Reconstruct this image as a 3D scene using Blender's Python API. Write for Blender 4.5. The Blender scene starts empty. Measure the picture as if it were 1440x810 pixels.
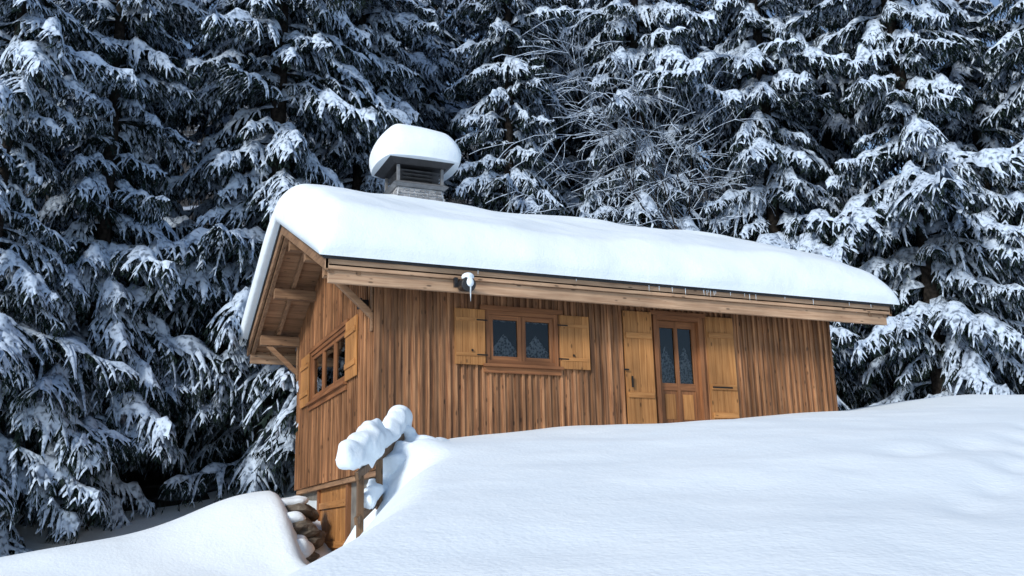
import bpy, math, random
import numpy as np
from mathutils import Matrix, Vector, noise as mnoise
random.seed(7)
sc=bpy.context.scene
COL=bpy.context.collection

# ------------------------------------------------------------------ materials
def newmat(name):
    m=bpy.data.materials.new(name); m.use_nodes=True
    nt=m.node_tree; b=nt.nodes['Principled BSDF']
    return m,nt,b
def N(nt,t,**k):
    n=nt.nodes.new(t)
    for a,v in k.items(): setattr(n,a,v)
    return n
def ramp(nt,stops):
    r=N(nt,'ShaderNodeValToRGB'); e=r.color_ramp.elements
    while len(e)<len(stops): e.new(.5)
    for i,(p,c) in enumerate(stops):
        e[i].position=p; e[i].color=(c[0],c[1],c[2],1)
    return r
def snow_mat(name,scale=3.0,strength=.25,col=(.80,.875,.935),fine=22):
    m,nt,b=newmat(name)
    tc=N(nt,'ShaderNodeTexCoord')
    n1=N(nt,'ShaderNodeTexNoise'); n1.inputs['Scale'].default_value=scale; n1.inputs['Detail'].default_value=5; n1.inputs['Roughness'].default_value=.55
    n2=N(nt,'ShaderNodeTexNoise'); n2.inputs['Scale'].default_value=scale*fine; n2.inputs['Detail'].default_value=1
    nt.links.new(tc.outputs['Object'],n1.inputs['Vector']); nt.links.new(tc.outputs['Object'],n2.inputs['Vector'])
    ad=N(nt,'ShaderNodeMath',operation='MULTIPLY_ADD'); ad.inputs[1].default_value=.13
    nt.links.new(n2.outputs['Fac'],ad.inputs[0]); nt.links.new(n1.outputs['Fac'],ad.inputs[2])
    bp=N(nt,'ShaderNodeBump'); bp.inputs['Strength'].default_value=strength; bp.inputs['Distance'].default_value=.12
    nt.links.new(ad.outputs[0],bp.inputs['Height']); nt.links.new(bp.outputs['Normal'],b.inputs['Normal'])
    r=ramp(nt,[(.3,(col[0]*.95,col[1]*.965,col[2]*.98)),(.7,col)])
    nt.links.new(n1.outputs['Fac'],r.inputs['Fac']); nt.links.new(r.outputs['Color'],b.inputs['Base Color'])
    b.inputs['Roughness'].default_value=.75
    b.inputs['Specular IOR Level'].default_value=.2
    return m
def wood_mat(name,dark,light,axis,var=.35,knots=True,rough=.62):
    m,nt,b=newmat(name)
    L=nt.links.new
    tc=N(nt,'ShaderNodeTexCoord'); at=N(nt,'ShaderNodeAttribute',attribute_name='rnd')
    mu=N(nt,'ShaderNodeMath',operation='MULTIPLY'); mu.inputs[1].default_value=37.
    L(at.outputs['Fac'],mu.inputs[0])
    cb=N(nt,'ShaderNodeCombineXYZ'); L(mu.outputs[0],cb.inputs[axis])
    va=N(nt,'ShaderNodeVectorMath',operation='ADD'); L(tc.outputs['Object'],va.inputs[0]); L(cb.outputs[0],va.inputs[1])
    mp=N(nt,'ShaderNodeMapping'); s=[26,26,26]; s[axis]=1.3; mp.inputs['Scale'].default_value=s
    L(va.outputs[0],mp.inputs['Vector'])
    n1=N(nt,'ShaderNodeTexNoise'); n1.inputs['Scale'].default_value=1; n1.inputs['Detail'].default_value=4; n1.inputs['Distortion'].default_value=.6
    L(mp.outputs[0],n1.inputs['Vector'])
    r=ramp(nt,[(.30,dark),(.66,light)]); L(n1.outputs['Fac'],r.inputs['Fac'])
    n3=N(nt,'ShaderNodeTexNoise'); n3.inputs['Scale'].default_value=1.1; n3.inputs['Detail'].default_value=3; L(tc.outputs['Object'],n3.inputs['Vector'])
    mr=N(nt,'ShaderNodeMapRange'); mr.inputs['From Min'].default_value=.3; mr.inputs['From Max'].default_value=.7; mr.inputs['To Min'].default_value=.74; mr.inputs['To Max'].default_value=1.18
    L(n3.outputs['Fac'],mr.inputs['Value'])
    mv=N(nt,'ShaderNodeMapRange'); mv.inputs['To Min'].default_value=1-var; mv.inputs['To Max'].default_value=1+var*.75
    L(at.outputs['Fac'],mv.inputs['Value'])
    mm=N(nt,'ShaderNodeMath',operation='MULTIPLY'); L(mr.outputs[0],mm.inputs[0]); L(mv.outputs[0],mm.inputs[1])
    vm=N(nt,'ShaderNodeVectorMath',operation='SCALE'); L(r.outputs['Color'],vm.inputs[0]); L(mm.outputs[0],vm.inputs['Scale'])
    out=vm.outputs[0]
    if knots:
        mk=N(nt,'ShaderNodeMapping'); s=[9,9,9]; s[axis]=3.2; mk.inputs['Scale'].default_value=s; L(va.outputs[0],mk.inputs['Vector'])
        vo=N(nt,'ShaderNodeTexVoronoi'); vo.inputs['Scale'].default_value=1; L(mk.outputs[0],vo.inputs['Vector'])
        kr=N(nt,'ShaderNodeMapRange'); kr.inputs['From Min'].default_value=.10; kr.inputs['From Max'].default_value=.17; kr.inputs['To Min'].default_value=.38; kr.inputs['To Max'].default_value=1
        L(vo.outputs['Distance'],kr.inputs['Value'])
        v2=N(nt,'ShaderNodeVectorMath',operation='SCALE'); L(out,v2.inputs[0]); L(kr.outputs[0],v2.inputs['Scale']); out=v2.outputs[0]
    L(out,b.inputs['Base Color'])
    b.inputs['Roughness'].default_value=rough; b.inputs['Specular IOR Level'].default_value=.3
    return m
def plain(name,col,rough=.6,metal=0,nscale=8,var=.25):
    m,nt,b=newmat(name)
    tc=N(nt,'ShaderNodeTexCoord'); n=N(nt,'ShaderNodeTexNoise'); n.inputs['Scale'].default_value=nscale; n.inputs['Detail'].default_value=3
    nt.links.new(tc.outputs['Object'],n.inputs['Vector'])
    r=ramp(nt,[(.3,[c*(1-var) for c in col]),(.7,[min(1,c*(1+var)) for c in col])])
    nt.links.new(n.outputs['Fac'],r.inputs['Fac']); nt.links.new(r.outputs['Color'],b.inputs['Base Color'])
    b.inputs['Roughness'].default_value=rough; b.inputs['Metallic'].default_value=metal
    return m

M_snow=snow_mat('snow_ground',.9,.42)
M_rsnow=snow_mat('snow_roof',1.6,.28)
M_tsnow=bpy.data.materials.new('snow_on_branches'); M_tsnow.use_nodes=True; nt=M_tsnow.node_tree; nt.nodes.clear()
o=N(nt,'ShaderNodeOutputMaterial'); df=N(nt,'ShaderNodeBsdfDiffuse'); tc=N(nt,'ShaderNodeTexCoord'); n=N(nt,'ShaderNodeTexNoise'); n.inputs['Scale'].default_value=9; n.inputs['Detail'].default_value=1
nt.links.new(tc.outputs['Object'],n.inputs['Vector']); r=ramp(nt,[(.32,(.16,.20,.26)),(.48,(.48,.58,.72)),(.7,(.58,.69,.83))]); nt.links.new(n.outputs['Fac'],r.inputs['Fac'])  # part frost; albedo also lowered to put the boughs' shade into the colour
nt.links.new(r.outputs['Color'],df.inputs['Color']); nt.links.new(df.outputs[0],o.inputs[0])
WD,WLt=(.145,.062,.029),(.405,.205,.098)
W_wallZ=wood_mat('larch_cladding',WD,WLt,2,.42)
SD,SL=(.29,.125,.037),(.45,.215,.075)
W_shut=wood_mat('shutter_pine',SD,SL,2,.16)
W_shutX=wood_mat('shutter_batten',SD,SL,0,.16)
W_shutY=wood_mat('shutter_batten_y',SD,SL,1,.16)
FD,FL=(.16,.064,.027),(.29,.125,.052)
W_frame=wood_mat('frame_wood',FD,FL,2,.12,False)
W_frameX=wood_mat('frame_wood_h',FD,FL,0,.12,False)
W_beamFY=wood_mat('frame_wood_y',FD,FL,1,.12,False)
W_fascia=wood_mat('fascia_larch',(.34,.20,.12),(.55,.37,.24),0,.12)
BD,BL=(.19,.105,.06),(.33,.20,.115)
W_beamX=wood_mat('beam_x',BD,BL,0,.15)
W_beamY=wood_mat('beam_y',BD,BL,1,.15)
W_soffit=wood_mat('soffit_boards',(.19,.10,.052),(.32,.175,.095),0,.2)
W_rail=wood_mat('rail_wood',(.11,.065,.035),(.22,.13,.07),2,.15)
M_dark=plain('dark_metal_edge',(.03,.03,.033),.45,.3)
M_black=plain('black_plastic_and_void',(.012,.012,.014),.35)
M_iron=plain('iron_hinge',(.02,.018,.017),.5,.6)
M_inside=plain('dark_interior',(.02,.016,.012),.9)
M_conc=plain('basement_render',(.15,.14,.125),.9,0,5,.3)
M_zinc=plain('zinc_flashing',(.20,.205,.215),.5,.4)
M_lace,nt,b=newmat('lace_curtain')
tc=N(nt,'ShaderNodeTexCoord'); vo=N(nt,'ShaderNodeTexVoronoi'); vo.inputs['Scale'].default_value=24
nt.links.new(tc.outputs['Object'],vo.inputs['Vector'])
r=ramp(nt,[(.30,(.035,.035,.037)),(.65,(.36,.36,.36))]); nt.links.new(vo.outputs['Distance'],r.inputs['Fac']); nt.links.new(r.outputs['Color'],b.inputs['Base Color']); b.inputs['Roughness'].default_value=.9
M_glass=bpy.data.materials.new('window_glass'); M_glass.use_nodes=True; nt=M_glass.node_tree; nt.nodes.clear()
o=N(nt,'ShaderNodeOutputMaterial'); mx=N(nt,'ShaderNodeMixShader'); tr=N(nt,'ShaderNodeBsdfTransparent'); tr.inputs[0].default_value=(.75,.78,.8,1)
gl=N(nt,'ShaderNodeBsdfGlossy'); gl.inputs['Roughness'].default_value=.03; gl.inputs[0].default_value=(.8,.8,.8,1); fr=N(nt,'ShaderNodeFresnel'); fr.inputs[0].default_value=1.45
nt.links.new(fr.outputs[0],mx.inputs[0]); nt.links.new(tr.outputs[0],mx.inputs[1]); nt.links.new(gl.outputs[0],mx.inputs[2]); nt.links.new(mx.outputs[0],o.inputs[0])
M_need=bpy.data.materials.new('spruce_needles'); M_need.use_nodes=True; nt=M_need.node_tree; nt.nodes.clear()
o=N(nt,'ShaderNodeOutputMaterial'); df=N(nt,'ShaderNodeBsdfDiffuse'); tc=N(nt,'ShaderNodeTexCoord'); n=N(nt,'ShaderNodeTexNoise'); n.inputs['Scale'].default_value=2.5; n.inputs['Detail'].default_value=1
nt.links.new(tc.outputs['Object'],n.inputs['Vector'])
r=ramp(nt,[(.35,(.006,.012,.012)),(.60,(.020,.032,.027)),(.72,(.035,.046,.050)),(.80,(.20,.25,.33))]); nt.links.new(n.outputs['Fac'],r.inputs['Fac'])
nt.links.new(r.outputs['Color'],df.inputs['Color']); nt.links.new(df.outputs[0],o.inputs[0])
M_bark=bpy.data.materials.new('bark'); M_bark.use_nodes=True; nt=M_bark.node_tree; nt.nodes.clear()
o=N(nt,'ShaderNodeOutputMaterial'); df=N(nt,'ShaderNodeBsdfDiffuse'); tc=N(nt,'ShaderNodeTexCoord'); n=N(nt,'ShaderNodeTexNoise'); n.inputs['Scale'].default_value=12; n.inputs['Detail'].default_value=2
nt.links.new(tc.outputs['Object'],n.inputs['Vector']); r=ramp(nt,[(.35,(.013,.012,.011)),(.65,(.038,.033,.030))]); nt.links.new(n.outputs['Fac'],r.inputs['Fac']); nt.links.new(r.outputs['Color'],df.inputs['Color']); nt.links.new(df.outputs[0],o.inputs[0])
M_rock,nt,b=newmat('rock'); tc=N(nt,'ShaderNodeTexCoord'); n=N(nt,'ShaderNodeTexNoise'); n.inputs['Scale'].default_value=6; n.inputs['Detail'].default_value=8
nt.links.new(tc.outputs['Object'],n.inputs['Vector']); r=ramp(nt,[(.3,(.04,.033,.026)),(.55,(.13,.105,.08)),(.75,(.23,.20,.16))]); nt.links.new(n.outputs['Fac'],r.inputs['Fac'])
nt.links.new(r.outputs['Color'],b.inputs['Base Color']); bp=N(nt,'ShaderNodeBump'); bp.inputs['Strength'].default_value=.8; bp.inputs['Distance'].default_value=.05
nt.links.new(n.outputs['Fac'],bp.inputs['Height']); nt.links.new(bp.outputs['Normal'],b.inputs['Normal']); b.inputs['Roughness'].default_value=.9
M_stone,nt,b=newmat('chimney_stone'); tc=N(nt,'ShaderNodeTexCoord'); n=N(nt,'ShaderNodeTexNoise'); n.inputs['Scale'].default_value=9; n.inputs['Detail'].default_value=4
at=N(nt,'ShaderNodeAttribute',attribute_name='rnd'); nt.links.new(tc.outputs['Object'],n.inputs['Vector'])
ad=N(nt,'ShaderNodeMath',operation='MULTIPLY_ADD'); ad.inputs[1].default_value=.6; nt.links.new(at.outputs['Fac'],ad.inputs[0]); nt.links.new(n.outputs['Fac'],ad.inputs[2])
r=ramp(nt,[(.4,(.10,.105,.115)),(1.,(.30,.305,.315))]); nt.links.new(ad.outputs[0],r.inputs['Fac']); nt.links.new(r.outputs['Color'],b.inputs['Base Color']); b.inputs['Roughness'].default_value=.9
M_mortar=plain('mortar',(.50,.53,.57),.95)

# ------------------------------------------------------------------ mesh builder
class MB:
    def __init__(s): s.v=[];s.f=[];s.m=[];s.r=[];s.mats=[]
    def mi(s,mat):
        if mat not in s.mats: s.mats.append(mat)
        return s.mats.index(mat)
    def hexa(s,P,mat,r=None):
        i=len(s.v); s.v+= [tuple(p) for p in P]; r=random.random() if r is None else r; s.r+=[r]*8
        for q in ((0,3,2,1),(4,5,6,7),(0,1,5,4),(1,2,6,5),(2,3,7,6),(3,0,4,7)):
            s.f.append(tuple(i+k for k in q)); s.m.append(s.mi(mat))
    def box(s,x0,x1,y0,y1,z0,z1,mat,r=None,zt=None):
        a=[(x0,y0),(x1,y0),(x1,y1),(x0,y1)]
        s.hexa([(x,y,z0) for x,y in a]+[(x,y,z1 if zt is None else zt(x,y)) for x,y in a],mat,r)
    def frus(s,cx,cy,z0,z1,hx0,hy0,hx1,hy1,mat):
        P=[(cx+sx*hx,cy+sy*hy,z) for z,hx,hy in ((z0,hx0,hy0),(z1,hx1,hy1)) for sx,sy in ((-1,-1),(1,-1),(1,1),(-1,1))]
        s.hexa(P,mat)
    def beam(s,p0,p1,w,h,mat,up=(0,0,1),r=None):
        p0=Vector(p0);p1=Vector(p1);d=(p1-p0).normalized();sd=d.cross(Vector(up)).normalized();u=sd.cross(d)
        P=[]
        for q in (p0,p1): P.append([q-sd*w/2-u*h/2,q+sd*w/2-u*h/2,q+sd*w/2+u*h/2,q-sd*w/2+u*h/2])
        s.hexa(P[0]+P[1],mat,r)
    def cyl(s,p0,p1,r0,r1,mat,n=16):
        p0=Vector(p0);p1=Vector(p1);d=(p1-p0).normalized();a=d.orthogonal().normalized();b=d.cross(a);i=len(s.v);rr=random.random()
        for q,r in ((p0,r0),(p1,r1)):
            for k in range(n):
                t=2*math.pi*k/n; s.v.append(tuple(q+(a*math.cos(t)+b*math.sin(t))*r)); s.r.append(rr)
        for k in range(n): s.f.append((i+k,i+(k+1)%n,i+n+(k+1)%n,i+n+k)); s.m.append(s.mi(mat))
        s.f.append(tuple(i+k for k in range(n))[::-1]); s.m.append(s.mi(mat)); s.f.append(tuple(i+n+k for k in range(n))); s.m.append(s.mi(mat))
    def obj(s,name,parent=None,bevel=0,smooth=False):
        me=bpy.data.meshes.new(name); me.from_pydata(s.v,[],s.f)
        for m in s.mats: me.materials.append(m)
        me.polygons.foreach_set('material_index',s.m)
        at=me.attributes.new('rnd','FLOAT','POINT'); at.data.foreach_set('value',s.r)
        if smooth: me.polygons.foreach_set('use_smooth',[True]*len(s.f))
        me.update(); o=bpy.data.objects.new(name,me); COL.objects.link(o)
        if parent: o.parent=parent
        if bevel:
            b=o.modifiers.new('bev','BEVEL'); b.width=bevel; b.segments=2; b.limit_method='ANGLE'
        return o
def empty(name,loc=(0,0,0)):
    e=bpy.data.objects.new(name,None); e.location=loc; e.empty_display_size=.3; COL.objects.link(e); return e
def npmesh(name,V,T,mi,mats,smooth=None,parent=None,link=True):
    me=bpy.data.meshes.new(name); n=len(T)
    me.vertices.add(len(V)); me.vertices.foreach_set('co',V.astype(np.float32).ravel())
    k=T.shape[1]
    me.loops.add(n*k); me.loops.foreach_set('vertex_index',T.astype(np.int32).ravel())
    me.polygons.add(n); me.polygons.foreach_set('loop_start',np.arange(0,n*k,k,dtype=np.int32)); me.polygons.foreach_set('loop_total',np.full(n,k,dtype=np.int32))
    for m in mats: me.materials.append(m)
    me.polygons.foreach_set('material_index',mi.astype(np.int32))
    if smooth is not None: me.polygons.foreach_set('use_smooth',smooth.astype(bool))
    me.update(calc_edges=True)
    if not link: return me
    o=bpy.data.objects.new(name,me); COL.objects.link(o)
    if parent: o.parent=parent
    return o
def blobs(name,L,mat,voxel=.035,parent=None,noise=.03,it=8):
    import bmesh
    bm=bmesh.new()
    for (x,y,z,a,b_,c) in L:
        bmesh.ops.create_icosphere(bm,subdivisions=3,radius=1,matrix=Matrix.Translation((x,y,z))@Matrix.Diagonal((a,b_,c,1)))
    for v in bm.verts:
        q=mnoise.noise_vector(v.co*2.3)+mnoise.noise_vector(v.co*6)*.5; v.co+=q*noise*2
    me=bpy.data.meshes.new(name); bm.to_mesh(me); bm.free(); me.materials.append(mat)
    o=bpy.data.objects.new(name,me); COL.objects.link(o)
    r=o.modifiers.new('r','REMESH'); r.mode='VOXEL'; r.voxel_size=voxel; r.use_smooth_shade=True
    s=o.modifiers.new('s','SMOOTH'); s.iterations=it; s.factor=.6
    if parent: o.parent=parent
    return o

# ------------------------------------------------------------------ terrain
def sst(a,b,x):
    t=np.clip((x-a)/(b-a),0,1); return t*t*(3-2*t)
def lump(x,y,sx=1.,ph=0.):
    return (np.sin(x*.9*sx+1.3*np.sin(y*.7*sx+ph)+ph)+np.sin(y*1.1*sx+1.1*np.sin(x*.8*sx+2+ph)))*.5
def H(x,y):
    x=np.asarray(x,float);y=np.asarray(y,float)
    yc=np.where(y>-1.6,-1.6+1.3*(1-np.exp(-(np.maximum(y+1.6,0))/1.3)),y)
    xc=np.where(x>12,12+4*(1-np.exp(-(np.maximum(x-12,0))/4)),x)
    xc=np.maximum(xc,-14); yc2=np.maximum(yc,-30)
    zb=-1.6+.0859*(xc+4.31)+.183*(yc2+15.54)+.10*np.exp(-((x-3)/5)**2-((y+5)/3)**2)
    zb=zb+.06*lump(x,y,.5)+.035*lump(x,y,1.5,2)+.010*lump(x,y,4.1,1)
    q=(y+7.5)-.35*(x-3)+.2*np.sin(x*1.3); zb=zb-.06*np.exp(-(q/.35)**2)*sst(2,5,x)*(1+.4*np.sin(x*5))
    q=(y+10.2)-.62*(x-1); zb=zb-.05*np.exp(-(q/.28)**2)*sst(1,3,x)*(1+.5*np.sin(x*6))
    s=(x+2.55)*.8414-(y+6)*.5404
    s=s+.10*np.sin(y*1.3)+.85*sst(-3.4,-1.5,y)-.40*(1-sst(-7.5,-3.6,y))
    zl=-1.62+.06*np.clip(y+15,-20,14)+.03*lump(x,y,.8,4)
    zl=zl+.9*sst(-3,3,y)*sst(-1.5,-.2,x)*.35
    w=sst(-.95,.85,s)
    front=zl+(zb-zl)*w
    front=front+.16*np.exp(-((x+.15)/.5)**2-((y+1.9)/.6)**2)
    F=.55+.17*np.clip(x,-12,13)+.26*np.clip(y-6.5,0,6)+.55*np.clip(y-12.5,0,90)+.12*lump(x,y,.6,1)
    F=F+.24*sst(-2,-6,x)
    t=sst(-.3,5.0,y)
    tx=sst(9.,11.5,x); t=np.maximum(t,tx*sst(-2.,2,y))
    z=front*(1-t)+F*t
    z=z+.70*np.exp(-((x+1.35)/1.7)**2-((y-3.8)/1.6)**2)
    z=z+.30*np.exp(-((x+4.4)/1.8)**2-((y-2.9)/1.5)**2)
    z=z+.02*lump(x,y,2.6,3)*(x<0)*(y>-2)
    z=z-.85*sst(-.95,-.35,x)*sst(1.0,1.9,y)*(1-sst(3.9,4.9,y))*(x<1.)
    return z
def axis(lo,hi,step,far):
    a=list(np.arange(lo,hi+1e-6,step)); d=step; p=hi
    while p<far: d*=1.22; p+=d; a.append(p)
    d=step;p=lo
    while p>-far: d*=1.22; p-=d; a.insert(0,p)
    return np.array(a)
gx=axis(-9,17,.11,420); gy=axis(-15,7,.11,420)
X,Y=np.meshgrid(gx,gy); Z=H(X,Y)
nx,ny=len(gx),len(gy)
V=np.stack([X.ravel(),Y.ravel(),Z.ravel()],1)
I=np.arange(nx*ny).reshape(ny,nx)
Q=np.stack([I[:-1,:-1].ravel(),I[:-1,1:].ravel(),I[1:,1:].ravel(),I[1:,:-1].ravel()],1)
cx=(X[:-1,:-1]+X[1:,1:]).ravel()/2; cy=(Y[:-1,:-1]+Y[1:,1:]).ravel()/2
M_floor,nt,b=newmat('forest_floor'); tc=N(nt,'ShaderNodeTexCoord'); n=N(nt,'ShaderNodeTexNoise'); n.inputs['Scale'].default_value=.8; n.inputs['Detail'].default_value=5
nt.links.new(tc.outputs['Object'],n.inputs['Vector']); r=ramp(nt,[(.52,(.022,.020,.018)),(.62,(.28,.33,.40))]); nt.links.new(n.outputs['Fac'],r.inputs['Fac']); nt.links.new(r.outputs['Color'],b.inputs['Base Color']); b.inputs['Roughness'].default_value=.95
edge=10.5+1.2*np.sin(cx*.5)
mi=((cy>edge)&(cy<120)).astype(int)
ground=npmesh('snowy_ground',V,Q,mi,[M_snow,M_floor],np.ones(len(Q)))

# ------------------------------------------------------------------ chalet
a_,b_,W,LW,R_=1.035,.735,6.327,9.318,10.285
TAN=.44; YR=W/2
def ztop(y): return 6.054-TAN*abs(y-YR)
def zund(y): return ztop(y)-.235
chalet=empty('wooden_chalet',(0,0,0))
wall=MB()
def spans(z0,z1,opens,a,b):
    segs=[(z0,z1)]
    for (oa,ob,oz0,oz1) in opens:
        if b>oa+.001 and a<ob-.001:
            n=[]
            for s0,s1 in segs:
                if oz0>s0: n.append((s0,min(s1,oz0)))
                if oz1<s1: n.append((max(s0,oz1),s1))
            segs=[q for q in n if q[1]-q[0]>.01]
    return segs
fo=[(1.88,3.24,2.86,3.79),(5.2,6.25,1.80,3.93)]
pitch=.122
def clad(L0,L1,opens,place,z0):
    u=L0
    while u<L1-.02:
        u2=min(u+pitch,L1)
        cuts=[u]+sorted([e for o in opens for e in (o[0],o[1]) if u<e<u2])+[u2]
        rr=random.random(); dep=random.uniform(0,.004)
        for c0,c1 in zip(cuts[:-1],cuts[1:]):
            for s0,s1 in spans(z0,99,opens,c0,c1): place(c0,c1,s0,s1,.0,.020+dep,rr)
        bw=.044
        rr=random.random()
        c0,c1=u-bw/2,u+bw/2
        if c0>=L0-.03:
            dj=random.uniform(0,.004)
            for s0,s1 in spans(z0,99,opens,c0,c1): place(c0,c1,s0,s1,.0265,.052+dj,rr)
        u=u2
def pf(c0,c1,s0,s1,d0,d1,rr):
    top=(lambda x,y:zund(0)-.01) if s1>90 else (lambda x,y:s1)
    wall.box(c0,c1,-d1,-d0,s0,0,W_wallZ,rr,zt=top)
def pl(c0,c1,s0,s1,d0,d1,rr):
    top=(lambda x,y:zund(y)-.004) if s1>90 else (lambda x,y:s1)
    wall.box(-d1,-d0,c0,c1,s0+random.uniform(-.012,.0),0,W_wallZ,rr,zt=top)
clad(0,LW,fo,pf,1.1)
lo=[(1.78,4.85,2.76,3.80)]
clad(.0,W,lo,pl,1.1)
wall.box(-.058,.024,-.058,.0,1.1,zund(0)-.02,W_wallZ,.3)
wall.box(.0,LW,W-.05,W,0,zund(W)-.02,W_wallZ,.4)
n=24
for i in range(n):
    y0=W*i/n;y1=W*(i+1)/n
    wall.box(LW-.05,LW-.002,y0,y1,1.0,0,W_wallZ,random.random(),zt=lambda x,y:zund(y)-.01)
wall.box(.02,LW-.06,.45,.47,.2,3.8,M_inside); wall.box(.45,.47,.48,W-.1,.2,3.8,M_inside)
wall.box(.05,LW-.06,.02,.44,3.98,4.0,M_inside);wall.box(.05,LW-.06,.02,.44,1.7,1.78,M_inside)
wall.box(.12,.44,.1,2.15,-1.2,1.085,M_conc); wall.box(.12,.44,4.35,W-.06,-1.2,1.085,M_conc)
wall.box(.12,LW-.1,.02,.098,-1,1.085,M_conc)
wall.box(.0,.5,-.02,W,1.0,1.084,W_beamY)
wall.obj('walls',chalet)
bd=MB()
y=2.15
while y<4.34:
    bd.box(.10,.135,y+.003,y+.152,-.8,.995,W_shut); y+=.155
bd.box(.06,.099,2.15,4.34,.62,.74,W_shutY); bd.box(.06,.099,2.15,4.34,-.1,.02,W_shutY)
bd.box(.05,.18,2.02,2.148,-.8,.998,W_frame); bd.box(.05,.18,4.352,4.48,-.8,.998,W_frame)
bd.obj('basement_door',chalet)

def window(P,u0,u1,z0,z1,ncas,sill=True):
    f=.07
    P(u0,u0+f,-.06,.066,z0,z1,W_frame);P(u1-f,u1,-.06,.066,z0,z1,W_frame)
    P(u0+f,u1-f,-.06,.064,z1-f,z1,W_frameX);P(u0+f,u1-f,-.06,.064,z0,z0+f,W_frameX)
    P(u0-.10,u1+.10,.058,.088,z1+.002,z1+.085,W_frameX)
    if sill:
        P(u0-.06,u1+.06,.0585,.14,z0-.05,z0-.002,W_frameX)
        P(u0-.04,u1+.04,.0585,.085,z0-.15,z0-.052,W_frameX)
    w=(u1-u0-2*f)/ncas
    for i in range(ncas):
        a=u0+f+i*w;b=a+w;s=.075
        P(a+.004,a+s,-.03,.035,z0+f+.003,z1-f-.003,W_frame);P(b-s,b-.004,-.03,.035,z0+f+.003,z1-f-.003,W_frame)
        P(a+s,b-s,-.03,.034,z1-f-s,z1-f-.003,W_frameX);P(a+s,b-s,-.03,.034,z0+f+.003,z0+f+s,W_frameX)
        P(a+s,b-s,.0,.004,z0+f+s,z1-f-s,M_glass)
def PFr(mb):
    def P(u0,u1,w0,w1,z0,z1,m): mb.box(u0,u1,-w1,-w0,z0,z1,m)
    return P
def PLf(mb):
    def P(u0,u1,w0,w1,z0,z1,m):
        m={W_frameX:W_beamFY,W_shutX:W_shutY}.get(m,m)
        mb.box(-w1,-w0,u0,u1,z0,z1,m)
    return P
wm=MB(); window(PFr(wm),1.88,3.24,2.86,3.79,2); wm.obj('front_window',chalet)
wl=MB(); window(PLf(wl),1.78,4.85,2.76,3.80,3); wl.obj('side_window',chalet)
def curtain(name,u0,u1,zb,z1,yy,shape=None):
    n=48;m=12;v=[];f=[]
    for j in range(m+1):
        for i in range(n+1):
            t=i/n; z0=zb(t) if callable(zb) else zb
            zt=z1(t) if callable(z1) else z1
            z=zt+(z0-zt)*j/m; u=u0+(u1-u0)*t; w=yy+.012*math.sin(t*50)
            v.append((u,w,z))
    for j in range(m):
        for i in range(n): k=j*(n+1)+i; f.append((k,k+1,k+n+2,k+n+1))
    me=bpy.data.meshes.new(name); me.from_pydata(v,[],f); me.materials.append(M_lace); o=bpy.data.objects.new(name,me); COL.objects.link(o); o.parent=chalet
for k,(u0,u1) in enumerate(((1.99,2.53),(2.59,3.13))):
    curtain('lace_curtain_lower',u0,u1,2.95,lambda t:3.08+.34*(1-abs(t-.5)*2),.05)
    curtain('lace_curtain_valance',u0,u1,lambda t:3.65-.03*abs(math.sin(t*9.4)),3.75,.05)
def shutter(P,u0,u1,z0,z1,w0,bat,nb=4):
    w=(u1-u0)/nb
    for i in range(nb): P(u0+i*w+.002,u0+(i+1)*w-.002,w0,w0+.028,z0,z1,W_shut)
    for z in bat: P(u0+.03,u1-.03,w0+.029,w0+.052,z-.05,z+.05,W_shutX)
sh=MB();P=PFr(sh)
shutter(P,1.31,1.86,2.83,3.785,.07,[]) ; shutter(P,3.27,3.845,2.83,3.785,.07,[])
for u in (1.31,3.27):
    for z in (3.0,3.6): P(u+.02,u+.54,.0985,.108,z-.03,z+.03,W_shutX)
for u in (1.6,3.5): P(u,u+.03,.1085,.125,3.05,3.09,M_iron)
for z in (3.0,3.6): P(1.70,1.9,.1085,.114,z-.012,z+.012,M_iron); P(3.22,3.42,.1085,.114,z-.012,z+.012,M_iron)
sh.obj('front_window_shutters',chalet,.004)
ds=MB();P=PFr(ds)
shutter(P,4.55,5.14,1.75,3.955,.07,[2.42,3.5]);shutter(P,6.32,6.93,1.75,3.955,.07,[2.1,2.62,3.6])
P(4.64,4.67,.1225,.15,2.55,2.75,M_iron);P(4.50,4.60,.1225,.135,2.85,2.88,M_iron);P(6.36,6.8,.1225,.128,2.6,2.63,M_iron)
ds.obj('door_shutters',chalet,.004)
dr=MB();P=PFr(dr)
f=.08
P(5.2,5.2+f,-.10,.064,1.8,3.93,W_frame);P(6.25-f,6.25,-.10,.064,1.8,3.93,W_frame);P(5.2+f,6.25-f,-.1,.062,3.93-f,3.93,W_frameX)
P(5.12,6.33,.0645,.09,3.932,4.0,W_frameX)
a,b=5.2+f+.004,6.25-f-.004
P(a,a+.09,-.09,-.03,1.8,3.845,W_frame);P(b-.09,b,-.09,-.03,1.8,3.845,W_frame);P((a+b)/2-.035,(a+b)/2+.035,-.09,-.029,1.8,3.84,W_frame)
for z0,z1 in ((1.8,1.95),(2.55,2.68),(3.72,3.84)):
    P(a+.09,(a+b)/2-.035,-.09,-.031,z0,z1,W_frameX);P((a+b)/2+.035,b-.09,-.09,-.031,z0,z1,W_frameX)
for c0,c1 in ((a+.09,(a+b)/2-.035),((a+b)/2+.035,b-.09)):
    P(c0,c1,-.08,-.05,1.95,2.55,W_frame); P(c0,c1,-.07,-.065,2.68,3.72,M_glass); P(c0+.05,c1-.05,-.049,-.04,2.02,2.48,W_shut)
P(a+.02,a+.045,-.03,.0,2.75,2.9,M_iron)
dr.obj('entrance_door',chalet)
for u0,u1 in ((5.36,5.69),(5.77,6.10)): curtain('lace_curtain_door',u0,u1,2.68,lambda t:3.0+.40*(1-abs(t-.5)*2),.11)
ls=MB();P=PLf(ls)
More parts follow.
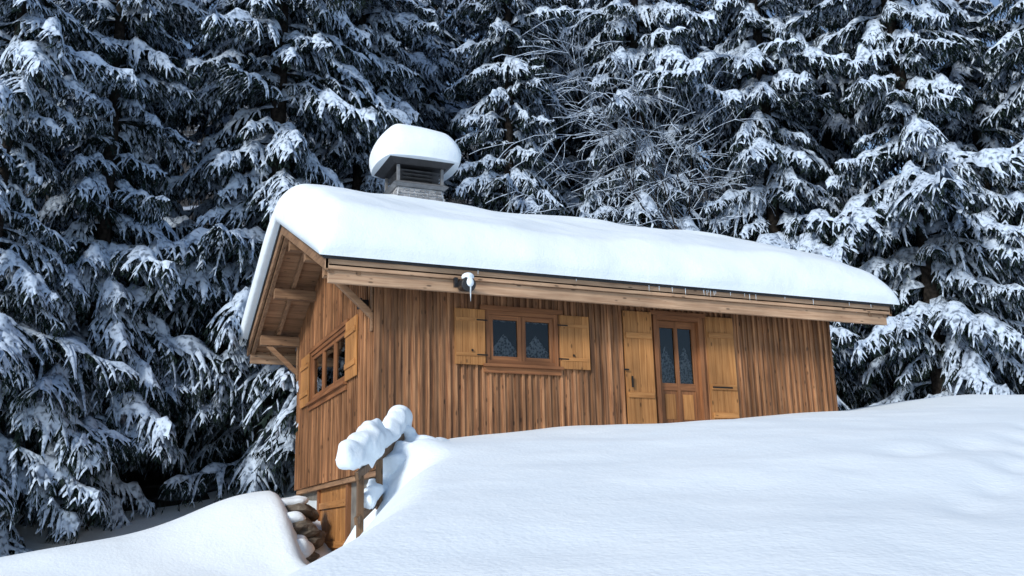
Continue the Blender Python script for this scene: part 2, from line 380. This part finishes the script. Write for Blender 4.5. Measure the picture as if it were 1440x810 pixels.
shutter(P,.98,1.76,2.75,3.81,.07,[3.0,3.58],5); shutter(P,4.87,5.66,2.75,3.81,.07,[3.0,3.58],5)
ls.obj('side_window_shutters',chalet,.004)

rf=MB()
yF=-b_; yB=W+b_
for s in (0,1):
    def yy(t): return (yF+(YR-yF)*t) if s==0 else (yB-(yB-YR)*t)
    n=18
    for i in range(n):
        t0=i/n;t1=(i+1)/n-.003; y0,y1=yy(t0),yy(t1)
        rr=random.random()
        q=[(-a_+.05,y0,zund(y0)+.06),(R_-.05,y0,zund(y0)+.06),(R_-.05,y1,zund(y1)+.06),(-a_+.05,y1,zund(y1)+.06)]
        q2=[(p[0],p[1],p[2]+.03) for p in q]
        if s==1: q=q[::-1];q2=q2[::-1]
        rf.hexa(q+q2,W_soffit,rr)
    e=-.04 if s==0 else .04
    y0=yy(0)+e;y1=YR
    q=[(-a_-.03,y0,ztop(y0)-.06),(R_+.03,y0,ztop(y0)-.06),(R_+.03,y1,ztop(y1)-.06),(-a_-.03,y1,ztop(y1)-.06)]
    q2=[(p[0],p[1],p[2]+.06) for p in q]
    if s==1: q=q[::-1];q2=q2[::-1]
    rf.hexa(q+q2,M_dark)
    for x0,x1 in ((-a_,-a_+.045),(R_-.045,R_)):
        y0=yy(0);y1=YR-(.0 if s else .001)
        q=[(x0,y0,zund(y0)-.02),(x1,y0,zund(y0)-.02),(x1,y1,zund(y1)-.02),(x0,y1,zund(y1)-.02)]
        q2=[(x0,y0,ztop(y0)-.063),(x1,y0,ztop(y0)-.063),(x1,y1,ztop(y1)-.063),(x0,y1,ztop(y1)-.063)]
        if s==1: q=q[::-1];q2=q2[::-1]
        rf.hexa(q+q2,W_beamY,.1)
    for x in (-a_+.11,-.50,R_-.12,R_-.5):
        y0=yy(.012);y1=YR
        q=[(x-.04,y0,zund(y0)-.07),(x+.04,y0,zund(y0)-.07),(x+.04,y1,zund(y1)-.07),(x-.04,y1,zund(y1)-.07)]
        q2=[(p[0],p[1],p[2]+.127) for p in q]
        if s==1: q=q[::-1];q2=q2[::-1]
        rf.hexa(q+q2,W_beamY)
for s,y0 in ((-1,-b_),(1,W+b_)):
    z=ztop(y0)
    rf.box(-a_-.002,R_+.002,min(y0,y0-s*.045),max(y0,y0-s*.045)if s>0 else y0+.045,z-.225,z-.066,W_fascia,.6)
    yc=y0-s*.06
    rf.box(-a_+.06,R_-.09,min(yc,yc-s*.07),max(yc,yc-s*.07),z-.43,z-.227,W_fascia,.35)
for y0,dz in ((.10,-.16),(W-.10,-.16),(YR,-.22),(1.65,-.16),(W-1.65,-.16)):
    z=zund(y0)+dz
    rf.box(-a_+.15,.02,y0-.08,y0+.08,z-.12,z+.085,W_beamX)
    rf.box(LW,R_-.2,y0-.08,y0+.08,z-.12,z+.085,W_beamX)
for y0 in (.10,W-.10):
    z=zund(y0)-.28
    rf.beam((-.72,y0,z),(-.03,y0,z-.62),.09,.10,W_beamX)
    rf.box(-.085,-.058,y0-.06,y0+.06,z-.85,z,W_beamX)
rf.obj('roof',chalet,.003)

lm=MB(); lx,ly,lz=1.22,-.86,3.98
lm.cyl((lx,-.735,lz+.03),(lx,ly-.16,lz-.02),.10,.125,M_black,20); lm.cyl((lx,ly-.161,lz-.02),(lx,ly-.175,lz-.022),.12,.11,M_dark,20)
lm.box(lx-.16,lx-.1,-.80,-.737,lz-.02,lz+.14,M_black)
lm.obj('eave_lamp',chalet,.003)
blobs('eave_lamp_snow',[(lx+.02,ly-.10,lz+.12,.10,.11,.07),(lx+.03,ly-.16,lz+.02,.07,.05,.09)],M_rsnow,.015,chalet,.008)
ic=MB()
M_ice=plain('ice',(.6,.68,.75),.15)
ic.cyl((lx+.03,ly-.16,lz-.05),(lx+.03,ly-.16,lz-.30),.018,.002,M_ice,6)
for k in range(22):
    x=random.uniform(4.7,7.2) if k<14 else random.uniform(-.9,10)
    l=random.uniform(.03,.12); ic.cyl((x,-b_-.045,ztop(-b_)-.07),(x,-b_-.045,ztop(-b_)-.07-l),.009,.001,M_ice,6)
ic.obj('icicles',chalet)
gs=MB(); gs.box(-.17,-.06,.32,.50,3.80,3.92,M_black); gs.box(-.21,-.172,.30,.52,3.78,3.94,M_black); gs.obj('gable_spotlight',chalet,.01)

def ease_axis(lo,hi,n,edge):
    e=edge*(1-np.cos(np.linspace(0,np.pi/2,14)))
    mid=np.linspace(lo+edge,hi-edge,n)[1:-1]
    return np.concatenate([lo+e,mid,(hi-e)[::-1]])
xa_=ease_axis(-a_-.10,R_+.13,190,.55); ya_=ease_axis(-b_-.11,W+b_+.06,90,.5)
XX,YY=np.meshgrid(xa_,ya_)
def prof(d,r):
    t=np.clip(d/r,0,1); return (1-(1-t)**2.4)**.5
dxl=XX-xa_[0];dxr=xa_[-1]-XX;dyf=YY-ya_[0];dyb=ya_[-1]-YY
rfr=.44+.08*lump(XX,YY*0,1.3,1)
E=prof(dxl,.46)*prof(dxr,.62)*prof(dyf,rfr)*prof(dyb,.45)
base=6.054-TAN*(np.sqrt((YY-YR)**2+.3)-.22)
rt=6.054-TAN*np.abs(YY-YR)+.004
T=.70+.09*np.exp(-((YY-YR)/1.3)**2)+.05*lump(XX,YY,.8,1)+.04*lump(XX,YY,2.2,3)+.018*lump(XX,YY,5,3)
T=T+.08*np.exp(-((XX+.3)/1.2)**2)-.10*sst(7,10.3,XX)
top=rt+(base+T-rt)*E
XL=XX-(.09*sst(YR-.8,YR+1.2,YY)+.05)*np.exp(-dxl/.25)*(.4+.6*np.sin(np.pi*np.clip(E,0,1)))
YL=YY-(.09+.04*lump(XX,YY,2.0,2)+.02*lump(XX,YY,6.0,2))*np.exp(-dyf/.2)*np.sin(np.pi*np.clip(E,0,1)**.8)
ny_,nx_=XX.shape
Vt=np.stack([XL.ravel(),YL.ravel(),top.ravel()],1)
Vb=np.stack([XX.ravel(),YY.ravel(),rt.ravel()-.001],1)
I=np.arange(nx_*ny_).reshape(ny_,nx_);nn=nx_*ny_
Qt=np.stack([I[:-1,:-1].ravel(),I[:-1,1:].ravel(),I[1:,1:].ravel(),I[1:,:-1].ravel()],1)
def rimf(nn):
    return lambda a:np.stack([a[:-1]+nn,a[1:]+nn,a[1:],a[:-1]],1)
rim=rimf(nn)
QQ=np.concatenate([Qt,Qt[:,::-1]+nn,rim(I[0]),rim(I[:,-1]),rim(I[-1][::-1]),rim(I[::-1,0])])
npmesh('roof_snow',np.concatenate([Vt,Vb]),QQ,np.zeros(len(QQ)),[M_rsnow],np.ones(len(QQ)),chalet)

# chimney: splayed stone stack, zinc collar, louvred smoke outlet, hood slab
ch=MB(); cx0,cy0=1.58,3.0
hw=lambda z: .46+.10*(6.85-z)/.6
hd=lambda z: .42+.10*(6.85-z)/.6
ch.frus(cx0,cy0,5.6,6.84,hw(5.6),hd(5.6),.46,.42,M_mortar)
rng=random.Random(3)
z=6.3
while z<6.79:
    h=rng.uniform(.06,.10); h=min(h,6.835-z); Wd,Dp=hw(z+h/2),hd(z+h/2)
    for face in range(4):
        half=Wd-.01 if face%2==0 else Dp-.01; u=-half
        while u<half-.05:
            w=rng.uniform(.07,.16); u2=min(u+w,half)
            if half-u2<.05:u2=half
            d=rng.uniform(.015,.032)
            if face==0: ch.box(cx0+u,cx0+u2-.022,cy0-Dp-d,cy0-Dp+.03,z,z+h-.022,M_stone)
            if face==2: ch.box(cx0+u,cx0+u2-.022,cy0+Dp-.03,cy0+Dp+d,z,z+h-.022,M_stone)
            if face==1: ch.box(cx0+Wd-.03,cx0+Wd+d,cy0+u,cy0+u2-.022,z,z+h-.022,M_stone)
            if face==3: ch.box(cx0-Wd-d,cx0-Wd+.03,cy0+u,cy0+u2-.022,z,z+h-.022,M_stone)
            u=u2
    z+=h
ch.frus(cx0,cy0,6.841,6.90,.50,.46,.57,.53,M_zinc)
ch.frus(cx0,cy0,6.901,6.96,.58,.54,.50,.46,M_zinc)
for sx in (-.46,.46):
    for sy in (-.42,.42): ch.box(cx0+sx-.03,cx0+sx+.03,cy0+sy-.03,cy0+sy+.03,6.961,7.30,M_zinc)
for k in range(4):
    zz=7.0+k*.075; ch.frus(cx0,cy0,zz,zz+.030,.45,.41,.36,.32,M_zinc)
ch.box(cx0-.30,cx0+.30,cy0-.26,cy0+.26,6.962,7.30,M_black)  # black core stands in for the shade of the hollow behind the louvres
ch.frus(cx0,cy0,7.301,7.40,.54,.48,.68,.60,M_dark)
ch.obj('chimney',chalet,.004)
def slab(name,cx,cy,z0,hx,hy,h,mat,parent):
    A=ease_axis(-1,1,22,.45);n=len(A)
    x,y=np.meshgrid(A,A)
    e=prof(1-np.abs(x),.50)*prof(1-np.abs(y),.50)
    rr=1-.14*(np.abs(x)*np.abs(y))**2
    zt=z0+e*h*(1+.05*lump(x*3,y*3,1,2))-.05*x*e
    bl=1+.10*np.sin(np.pi*np.clip(e,0,1))*(np.maximum(abs(x),abs(y))**4)
    Vt=np.stack([(cx+x*hx*rr*bl).ravel(),(cy+y*hy*rr*bl).ravel(),zt.ravel()],1)
    Vb=np.stack([(cx+x*hx*rr).ravel(),(cy+y*hy*rr).ravel(),np.full(n*n,z0-.002)],1)
    I=np.arange(n*n).reshape(n,n);nn=n*n
    Qt=np.stack([I[:-1,:-1].ravel(),I[:-1,1:].ravel(),I[1:,1:].ravel(),I[1:,:-1].ravel()],1)
    rim=rimf(nn)
    Q=np.concatenate([Qt,Qt[:,::-1]+nn,rim(I[0]),rim(I[:,-1]),rim(I[-1][::-1]),rim(I[::-1,0])])
    return npmesh(name,np.concatenate([Vt,Vb]),Q,np.zeros(len(Q)),[mat],np.ones(len(Q)),parent)
slab('chimney_snow_cap',cx0+.02,cy0,7.402,.84,.76,.75,M_rsnow,chalet)
blobs('chimney_drift_snow',[(cx0-.50,cy0-.35,6.40,.35,.4,.18),(cx0+.1,cy0-.66,6.30,.6,.3,.12),(cx0+.65,cy0-.4,6.40,.3,.4,.16)],M_rsnow,.05,chalet,.03)

# ------------------------------------------------------------------ stair railing with snow
ra=empty('stair_railing')
rl=MB()
Ps=[(-1.02,-2.95,.85),(-.62,-2.40,1.10),(.02,-1.42,1.50)]
for i,(x,y,z) in enumerate(Ps):
    zg=float(H(x,y))-.4
    rl.box(x-.04,x+.04,y-.04,y+.04,min(zg,-.5 if i==0 else zg),z-.04,W_rail)
for dz in (0,-.55):
    rl.beam((-1.10,-3.07,.79+dz),(.10,-1.33,1.54+dz),.05,.10,W_rail)
rl.obj('railing_timber',ra,.006)
S=[];q=random.Random(5)
for i in range(30):
    t=i/29; x=-1.12+t*1.18;y=-3.00+t*1.67;z=.84+t*.72
    rz=.17+.09*math.sin(math.pi*min(1,t*1.6))+.03*math.sin(t*17)+q.uniform(-.015,.02)
    S.append((x-.05+q.uniform(-.02,.02),y+.02,z+.06+rz*.55,.14+.05*math.sin(math.pi*min(1,t*1.5+.15))+q.uniform(0,.02),.18,rz))
S+=[(-.04,-1.40,1.76,.18,.2,.15)]
blobs('railing_snow',S,M_rsnow,.028,ra,.05,7)
S=[]
for i in range(14):
    t=i/13; x=-.95+t*.85;y=-2.82+t*1.2;z=.40+t*.50
    rz=.09+.04*math.sin(t*8)+q.uniform(0,.03)
    S.append((x+q.uniform(-.02,.04),y,z+.05+rz*.4,.11+q.uniform(0,.03),.13,rz))
S+=[(.25,-1.45,1.35,.26,.28,.20),(.48,-1.35,1.30,.33,.3,.18),(-.02,-1.75,1.12,.32,.32,.26),(.05,-1.45,1.55,.14,.14,.12),(-.25,-2.05,.98,.22,.22,.2)]
blobs('railing_snow_lower',S,M_rsnow,.028,ra,.05,7)

# ------------------------------------------------------------------ rocks
import bmesh
def rock(name,x,y,z,sx,sy,sz,seed,parent):
    bm=bmesh.new(); bmesh.ops.create_icosphere(bm,subdivisions=3,radius=1)
    for v in bm.verts:
        q=v.co.copy(); n1=mnoise.noise(q*1.2+Vector((seed*7,seed,0)))*.35; c=mnoise.cell(q*1.6+Vector((seed,3,seed)))*.12
        v.co=q*(1+n1+c); v.co.x*=sx;v.co.y*=sy;v.co.z*=sz
    me=bpy.data.meshes.new(name); bm.to_mesh(me); bm.free(); me.materials.append(M_rock)
    o=bpy.data.objects.new(name,me); o.location=(x,y,z); o.rotation_euler=(.05*seed,.04*seed,seed*1.3); COL.objects.link(o); o.parent=parent
rk=empty('rock_retaining_wall')
RK=[(-.48,3.65,.56,.50,.38,.18),(-.62,3.15,.22,.42,.4,.20),(-.42,3.2,.02,.36,.36,.19),(-.6,2.9,-.18,.42,.3,.20),(-1.0,2.1,-.48,.4,.4,.14)]
for i,(x,y,z,sx,sy,sz) in enumerate(RK):
    rock('stone_%d'%(i+1),x,y,z,sx,sy,sz,i+1,rk)
blobs('stone_snow',[(x-.16,y-.02,z+sz*1.05,sx*.8,sy*.8,.13) for (x,y,z,sx,sy,sz) in RK if z>-.3]+[(-.75,2.6,-.12,.35,.3,.2)],M_rsnow,.03,rk,.04,6)

# ------------------------------------------------------------------ spruce trees
rng=np.random.default_rng(11)
class Acc:
    def __init__(s): s.V=[];s.T=[];s.M=[];s.n=0
    def add(s,V,T,m):
        s.V.append(V);s.T.append(np.asarray(T)+s.n);s.M.append(np.full(len(T),m));s.n+=len(V)
    def get(s): return np.concatenate(s.V),np.concatenate(s.T),np.concatenate(s.M)
UP=np.array([0,0,1.])
def snowstrip(A,P,w,h,lift=.012):
    n=len(P); d=np.gradient(P,axis=0); sd=np.cross(d,UP); sd/= (np.linalg.norm(sd,axis=1,keepdims=True)+1e-6)
    w=np.asarray(w)[:,None]*np.ones((n,1));h=np.asarray(h)[:,None]*np.ones((n,1))
    base=P+UP*lift
    V=np.stack([base-sd*w-UP*h*.25,base+UP*h,base+sd*w-UP*h*.25],1).reshape(-1,3)
    T=[]
    for i in range(n-1):
        a=i*3;b=a+3
        T+=[(a,a+1,b+1),(a,b+1,b),(a+1,a+2,b+2),(a+1,b+2,b+1)]
    A.add(V,T,1)
def needles(A,P,ln,k,rng,hang=.6):
    n=len(P); V=[];T=[]
    ts=rng.uniform(0,1,k*3)*(n-1)
    for j,t in enumerate(ts):
        i=min(int(t),n-2);f=t-i;p=P[i]*(1-f)+P[i+1]*f;d=P[i+1]-P[i];d=d/(np.linalg.norm(d)+1e-6)
        sd=np.cross(d,UP);sd/=np.linalg.norm(sd)+1e-6
        s=[-1,1,0][j%3]; o=d*.75+sd*s*.8-UP*hang*rng.uniform(.3,1.3); o/=np.linalg.norm(o); l=ln*rng.uniform(.6,1.35)
        q=len(V); V+=[p-d*l*.28,p+d*l*.28,p+o*l]; T.append((q,q+1,q+2))
    A.add(np.array(V),T,0)
def branch(L,rng,snow=1.,st=.15,sub=True):
    A=Acc(); n=16
    t=np.linspace(0,1,n); side=rng.normal(0,.06)*L
    dr=rng.uniform(.42,.66)
    P=np.stack([L*t*(1-.12*t),side*t**2+.02*L*np.sin(t*6+rng.uniform(0,6)),L*(.12*t-dr*t**2+.18*t**4)],1)
    r=.012*L*(1-t*.9)+.003
    V=np.concatenate([P+UP*r[:,None],P+np.array([0,1,0])*r[:,None]-UP*r[:,None]*.6,P-np.array([0,1,0])*r[:,None]-UP*r[:,None]*.6]);T=[]
    for i in range(n-1):
        for a,b in ((0,1),(1,2),(2,0)): T+=[(a*n+i,b*n+i,b*n+i+1),(a*n+i,b*n+i+1,a*n+i+1)]
    A.add(V,T,2)
    needles(A,P,.20,int(7*L),rng)
    m=7; ws=(.05+.058*L)*snow; u=np.linspace(-1,1,m)
    cl=np.clip(.55+.80*np.sin(t*rng.uniform(13,20)+rng.uniform(0,6)),.05,1.5)
    wv=ws*(.12+np.sin(np.pi*np.clip(t*.80+.16,0,1))**.7*cl); hv=(.04+.034*L)*snow*(.35+.8*cl)*np.clip(1.2-t*.4,0,1)
    d=np.gradient(P,axis=0); sd=np.cross(d,UP); sd/=np.linalg.norm(sd,axis=1,keepdims=True)
    G=P[:,None,:]+sd[:,None,:]*(u[None,:,None]*wv[:,None,None]*(1+.15*rng.normal(size=(n,m)))[:,:,None])+UP*((hv[:,None]*np.sqrt(np.clip(1-u**2,0,1))[None,:]*(1+.28*rng.normal(size=(n,m)))-wv[:,None]*.45*(u**2)[None,:]+.01)[:,:,None])
    I=np.arange(n*m).reshape(n,m);a,b,c,dd=I[:-1,:-1].ravel(),I[1:,:-1].ravel(),I[1:,1:].ravel(),I[:-1,1:].ravel()
    A.add(G.reshape(-1,3),np.concatenate([np.stack([a,b,c],1),np.stack([a,c,dd],1)]),1)
    for k,t0 in enumerate(np.arange(.12*L,L*.985,st)/L):
        for s in (-1,1):
            if rng.random()<.07: continue
            t1=min(.99,t0+rng.uniform(-.02,.02)); i=min(int(t1*(n-1)),n-2);f=t1*(n-1)-i;p=P[i]*(1-f)+P[i+1]*f
            dv=P[i+1]-P[i];dv/=np.linalg.norm(dv);sv=np.cross(dv,UP);sv/=np.linalg.norm(sv)
            tl=(L*.34*(1-t1)**.65*min(1,t1*3+.30)+.14)*rng.uniform(.7,1.25)
            an=math.radians(rng.uniform(36,66)); o=dv*math.cos(an)+sv*s*math.sin(an)
            q=np.linspace(0,1,5)[:,None]; hang=rng.uniform(.3,.95)
            tw=p+o*tl*(q-.12*q**2)-UP*tl*hang*q**2
            needles(A,tw,.15,max(2,int(tl*8)),rng,1.0)
            if rng.random()<.84:
                g=rng.uniform(.45,1.4)*snow*(.8+.3*tl); e=np.array([.9,1.2,1.0,.70,.12])*rng.uniform(.5,1.45,5)
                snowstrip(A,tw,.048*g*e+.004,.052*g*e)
            if sub and tl>.32:
                for q0 in np.arange(.22,.98,.17/tl):
                    for s2 in (-1,1):
                        i2=min(int(q0*4),3);f2=q0*4-i2;pp=tw[i2]*(1-f2)+tw[i2+1]*f2
                        d2=tw[i2+1]-tw[i2];d2/=np.linalg.norm(d2);s3=np.cross(d2,UP);s3/=np.linalg.norm(s3)
                        l2=rng.uniform(.13,.28)*(1.1-q0*.5);oo=d2*.7+s3*s2*.7
                        q2=np.array([0,.5,1.])[:,None]; t3=pp+oo*l2*q2-UP*l2*rng.uniform(.4,1.2)*q2**2
                        needles(A,t3,.12,1,rng,1.2)
                        if rng.random()<.38: snowstrip(A,t3,np.array([.032,.034,.008])*snow*rng.uniform(.6,1.4),np.array([.030,.032,.006])*snow)
            if rng.random()<.65:
                l2=rng.uniform(.2,.55); q2=np.array([0,.5,1.])[:,None]; m_=tw[rng.integers(1,4)]; t3=m_+o*l2*.2*q2-UP*l2*q2
                needles(A,t3,.12,3,rng,.6)
    return A.get()
tmpl={'L':[branch(3.6,rng,s,.20) for s in (1.05,.65,1.25)],'M':[branch(2.4,rng,s,.17) for s in (1.05,1.3,.65)],'S':[branch(1.3,rng,s,.15) for s in (1.,1.25,.7)],
 'C':[branch(2.6,rng,1.05,.28,False) for _ in range(3)]}
base_len={'L':3.6,'M':2.4,'S':1.3,'C':2.6}
def spruce(name,hgt,rad,seed,coarse_from=.60):
    rg=np.random.default_rng(seed); Vs=[];Ts=[];Ms=[];n=0
    k=10;ns=14
    zz=np.linspace(-.8,hgt*.99,ns); rr=.009*hgt*(1-zz/hgt*.97)+.01
    th=np.linspace(0,2*np.pi,k,endpoint=False)
    bend=.12*np.sin(zz*.3+seed)
    V=np.stack([(np.cos(th)[None,:]*rr[:,None]+bend[:,None]).ravel(),(np.sin(th)[None,:]*rr[:,None]).ravel(),np.repeat(zz,k)],1)
    I=np.arange(k*ns).reshape(ns,k);J=np.roll(I,-1,1);a,b,c,d=I[:-1].ravel(),J[:-1].ravel(),J[1:].ravel(),I[1:].ravel()
    T=np.concatenate([np.stack([a,b,c],1),np.stack([a,c,d],1)]);Vs.append(V);Ts.append(T);Ms.append(np.full(len(T),2));n=len(V)
    z=.7
    while z<hgt-.2:
        f=z/hgt
        R=rad*(1-f)**.70*(.82+.18*math.sin(z*.8+seed))+.15
        if z<1.5: R*=.8
        coarse=f>coarse_from
        cnt=int(np.clip(3+R*.95,4,6)); a0=rg.uniform(0,6.28)
        for j in range(cnt):
            L=R*rg.uniform(.55,1.28)
            key='C' if coarse else ('L' if L>2.7 else ('M' if L>1.6 else 'S')); tv,tT,tM=tmpl[key][rg.integers(3)]
            s=L/base_len[key]
            az=a0+j*2*math.pi/cnt+rg.normal(0,.28); el=math.radians(rg.normal(0-9*(1-f)+16*f*f,9)); roll=rg.normal(0,.16)
            ce,se=math.cos(el),math.sin(el);ca,sa=math.cos(az),math.sin(az);cr,sr=math.cos(roll),math.sin(roll)
            Mr=np.array([[1,0,0],[0,cr,-sr],[0,sr,cr]]);Me=np.array([[ce,0,-se],[0,1,0],[se,0,ce]]);Ma=np.array([[ca,-sa,0],[sa,ca,0],[0,0,1]])
            sc3=np.array([s,s*rg.choice([-1,1])*rg.uniform(.75,1.1),s])
            V=(tv*sc3)@(Ma@Me@Mr).T+np.array([.12*math.sin(z*.3+seed),0,z+rg.normal(0,.14)])
            Vs.append(V);Ts.append(tT+n);Ms.append(tM);n+=len(V)
        z+=rg.uniform(.44,.68)*(1.0 if not coarse else 1.1)
    V=np.concatenate(Vs);T=np.concatenate(Ts);M=np.concatenate(Ms)
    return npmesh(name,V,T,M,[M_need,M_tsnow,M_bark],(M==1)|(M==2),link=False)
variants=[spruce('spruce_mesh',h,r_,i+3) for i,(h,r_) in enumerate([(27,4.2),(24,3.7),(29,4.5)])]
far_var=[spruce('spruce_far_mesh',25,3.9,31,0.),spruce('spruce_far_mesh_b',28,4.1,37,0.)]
def place_tree(x,y,me,s,rot,parent=None,lean=(0,0),dz=0.):
    o=bpy.data.objects.new('spruce_tree',me); COL.objects.link(o)
    o.location=(x,y,float(H(x,y))-.1+dz); o.scale=(s,s,s*random.uniform(.95,1.08)); o.rotation_euler=(lean[0],lean[1],rot)
    if parent: o.parent=parent
    return o
edge=[(-17,2.5),(-10,5.0),(-4.5,8.0),(2,11.2),(8,11.2),(13.5,9.8),(18,6.2),(22.5,1),(26,-6)]
def along(pts,d):
    acc=0
    for (a,b),(c,e) in zip(pts[:-1],pts[1:]):
        l=math.hypot(c-a,e-b)
        if acc+l>=d: t=(d-acc)/l; return a+(c-a)*t,b+(e-b)*t,(-(e-b)/l,(c-a)/l)
        acc+=l
    return None
forest=empty('spruce_forest')
rt_=random.Random(21)
for row,off in enumerate([0,4.2,10.5]):
    d=rt_.uniform(0,1.5)
    while True:
        q=along(edge,d)
        if q is None: break
        x,y,nv=q
        x+=nv[0]*off+rt_.uniform(-.6,.6);y+=nv[1]*off+rt_.uniform(-.7,.7)
        me=variants[rt_.randrange(3)] if row<2 else far_var[rt_.randrange(2)]
        A1=(rt_.uniform(.88,1.12)*(1.15 if row==2 else 1),rt_.uniform(0,6.28)); ln=(rt_.uniform(-.02,.02),rt_.uniform(-.02,.02))
        d+=rt_.uniform(3.3,4.5)
        bearing=math.degrees(math.atan2(x+4.3,y+15.5))
        if bearing<-17 or bearing>59: continue
        place_tree(x,y,me,A1[0],A1[1],None if row<2 else forest,ln)
for (x,y) in ((5.6,17.5),(8.2,20.5),(3.6,21.5),(17.5,17.5),(14.6,19.5),(20.5,15)): place_tree(x,y,far_var[0],1.2,x,forest)

def bare_tree(x,y,h,seed):
    rg=np.random.default_rng(seed);A=Acc()
    def seg(p,d,l,r,depth):
        n=4; pts=[p]
        for i in range(n):
            d=d+rg.normal(0,.10,3)+np.array([0,0,.02])
            if depth>=3: d=d-UP*.10
            d/=np.linalg.norm(d); pts.append(pts[-1]+d*l/n)
        P=np.array(pts); rr=np.linspace(r,r*.62,n+1)
        V=[];T=[]
        for i in range(n+1):
            a=np.cross(d,[.3,.9,.2]);a/=np.linalg.norm(a);b=np.cross(d,a)
            for k in range(4): V.append(P[i]+(a*math.cos(k*math.pi/2)+b*math.sin(k*math.pi/2))*rr[i])
        for i in range(n):
            for k in range(4):
                q=i*4+k;w=i*4+(k+1)%4;T+=[(q,w,w+4),(q,w+4,q+4)]
        A.add(np.array(V),T,2)
        if depth>0 and abs(d[2])<.93: snowstrip(A,P,rr*.9+.006,np.full(n+1,.014+r*.4),lift=r*.6)
        if depth<5:
            c=5 if depth==0 else (4 if depth<3 else 3)
            for k in range(c):
                i=n if k==0 else rg.integers(1,n+1)
                nd=d+rg.normal(0,.5,3)+UP*(.25 if depth<3 else .0); nd/=np.linalg.norm(nd)
                seg(P[i],nd,l*rg.uniform(.6,.85),rr[i]*rg.uniform(.45,.7),depth+1)
    seg(np.array([0,0,-.4]),np.array([.05,0,1.]),h*.36,.14,0)
    V,T,M=A.get(); o=npmesh('bare_deciduous_tree',V,T,M,[M_need,M_tsnow,M_bark],M>=1); o.location=(x,y,float(H(x,y)))
bare_tree(12.8,8.6,13.5,5)

# ------------------------------------------------------------------ camera
y=math.radians(23.419);t=math.radians(14.035);r=math.radians(1.41)
F=Vector((math.sin(y)*math.cos(t),math.cos(y)*math.cos(t),math.sin(t)));R0=Vector((math.cos(y),-math.sin(y),0));U0=R0.cross(F)
R=R0*math.cos(r)-U0*math.sin(r);U=U0*math.cos(r)+R0*math.sin(r)
cam=bpy.data.cameras.new('camera');co=bpy.data.objects.new('camera',cam);COL.objects.link(co)
co.matrix_world=Matrix(((R.x,U.x,-F.x,-4.314),(R.y,U.y,-F.y,-15.538),(R.z,U.z,-F.z,0),(0,0,0,1)))
cam.sensor_width=36;cam.lens=35.125;cam.clip_end=2000;cam.clip_start=.05
sc.camera=co
# ------------------------------------------------------------------ light
SUN_EL=math.radians(28);SUN_AZ=math.radians(238)
w=bpy.data.worlds.new('World');sc.world=w;w.use_nodes=True;nt=w.node_tree
sky=nt.nodes.new('ShaderNodeTexSky');sky.sky_type='NISHITA';sky.sun_disc=False;sky.sun_elevation=SUN_EL;sky.sun_rotation=SUN_AZ;sky.altitude=1200
bg=nt.nodes['Background'];bg.inputs['Strength'].default_value=.15;nt.links.new(sky.outputs[0],bg.inputs['Color'])
sl=bpy.data.lights.new('sun','SUN');sl.energy=3.3;sl.angle=math.radians(11);sl.color=(1,.965,.90)
so=bpy.data.objects.new('sun',sl);COL.objects.link(so)
sd=Vector((math.sin(SUN_AZ)*math.cos(SUN_EL),math.cos(SUN_AZ)*math.cos(SUN_EL),math.sin(SUN_EL)))
so.rotation_euler=sd.to_track_quat('Z','Y').to_euler()
sc.view_settings.view_transform='Standard';sc.view_settings.look='None';sc.view_settings.exposure=0
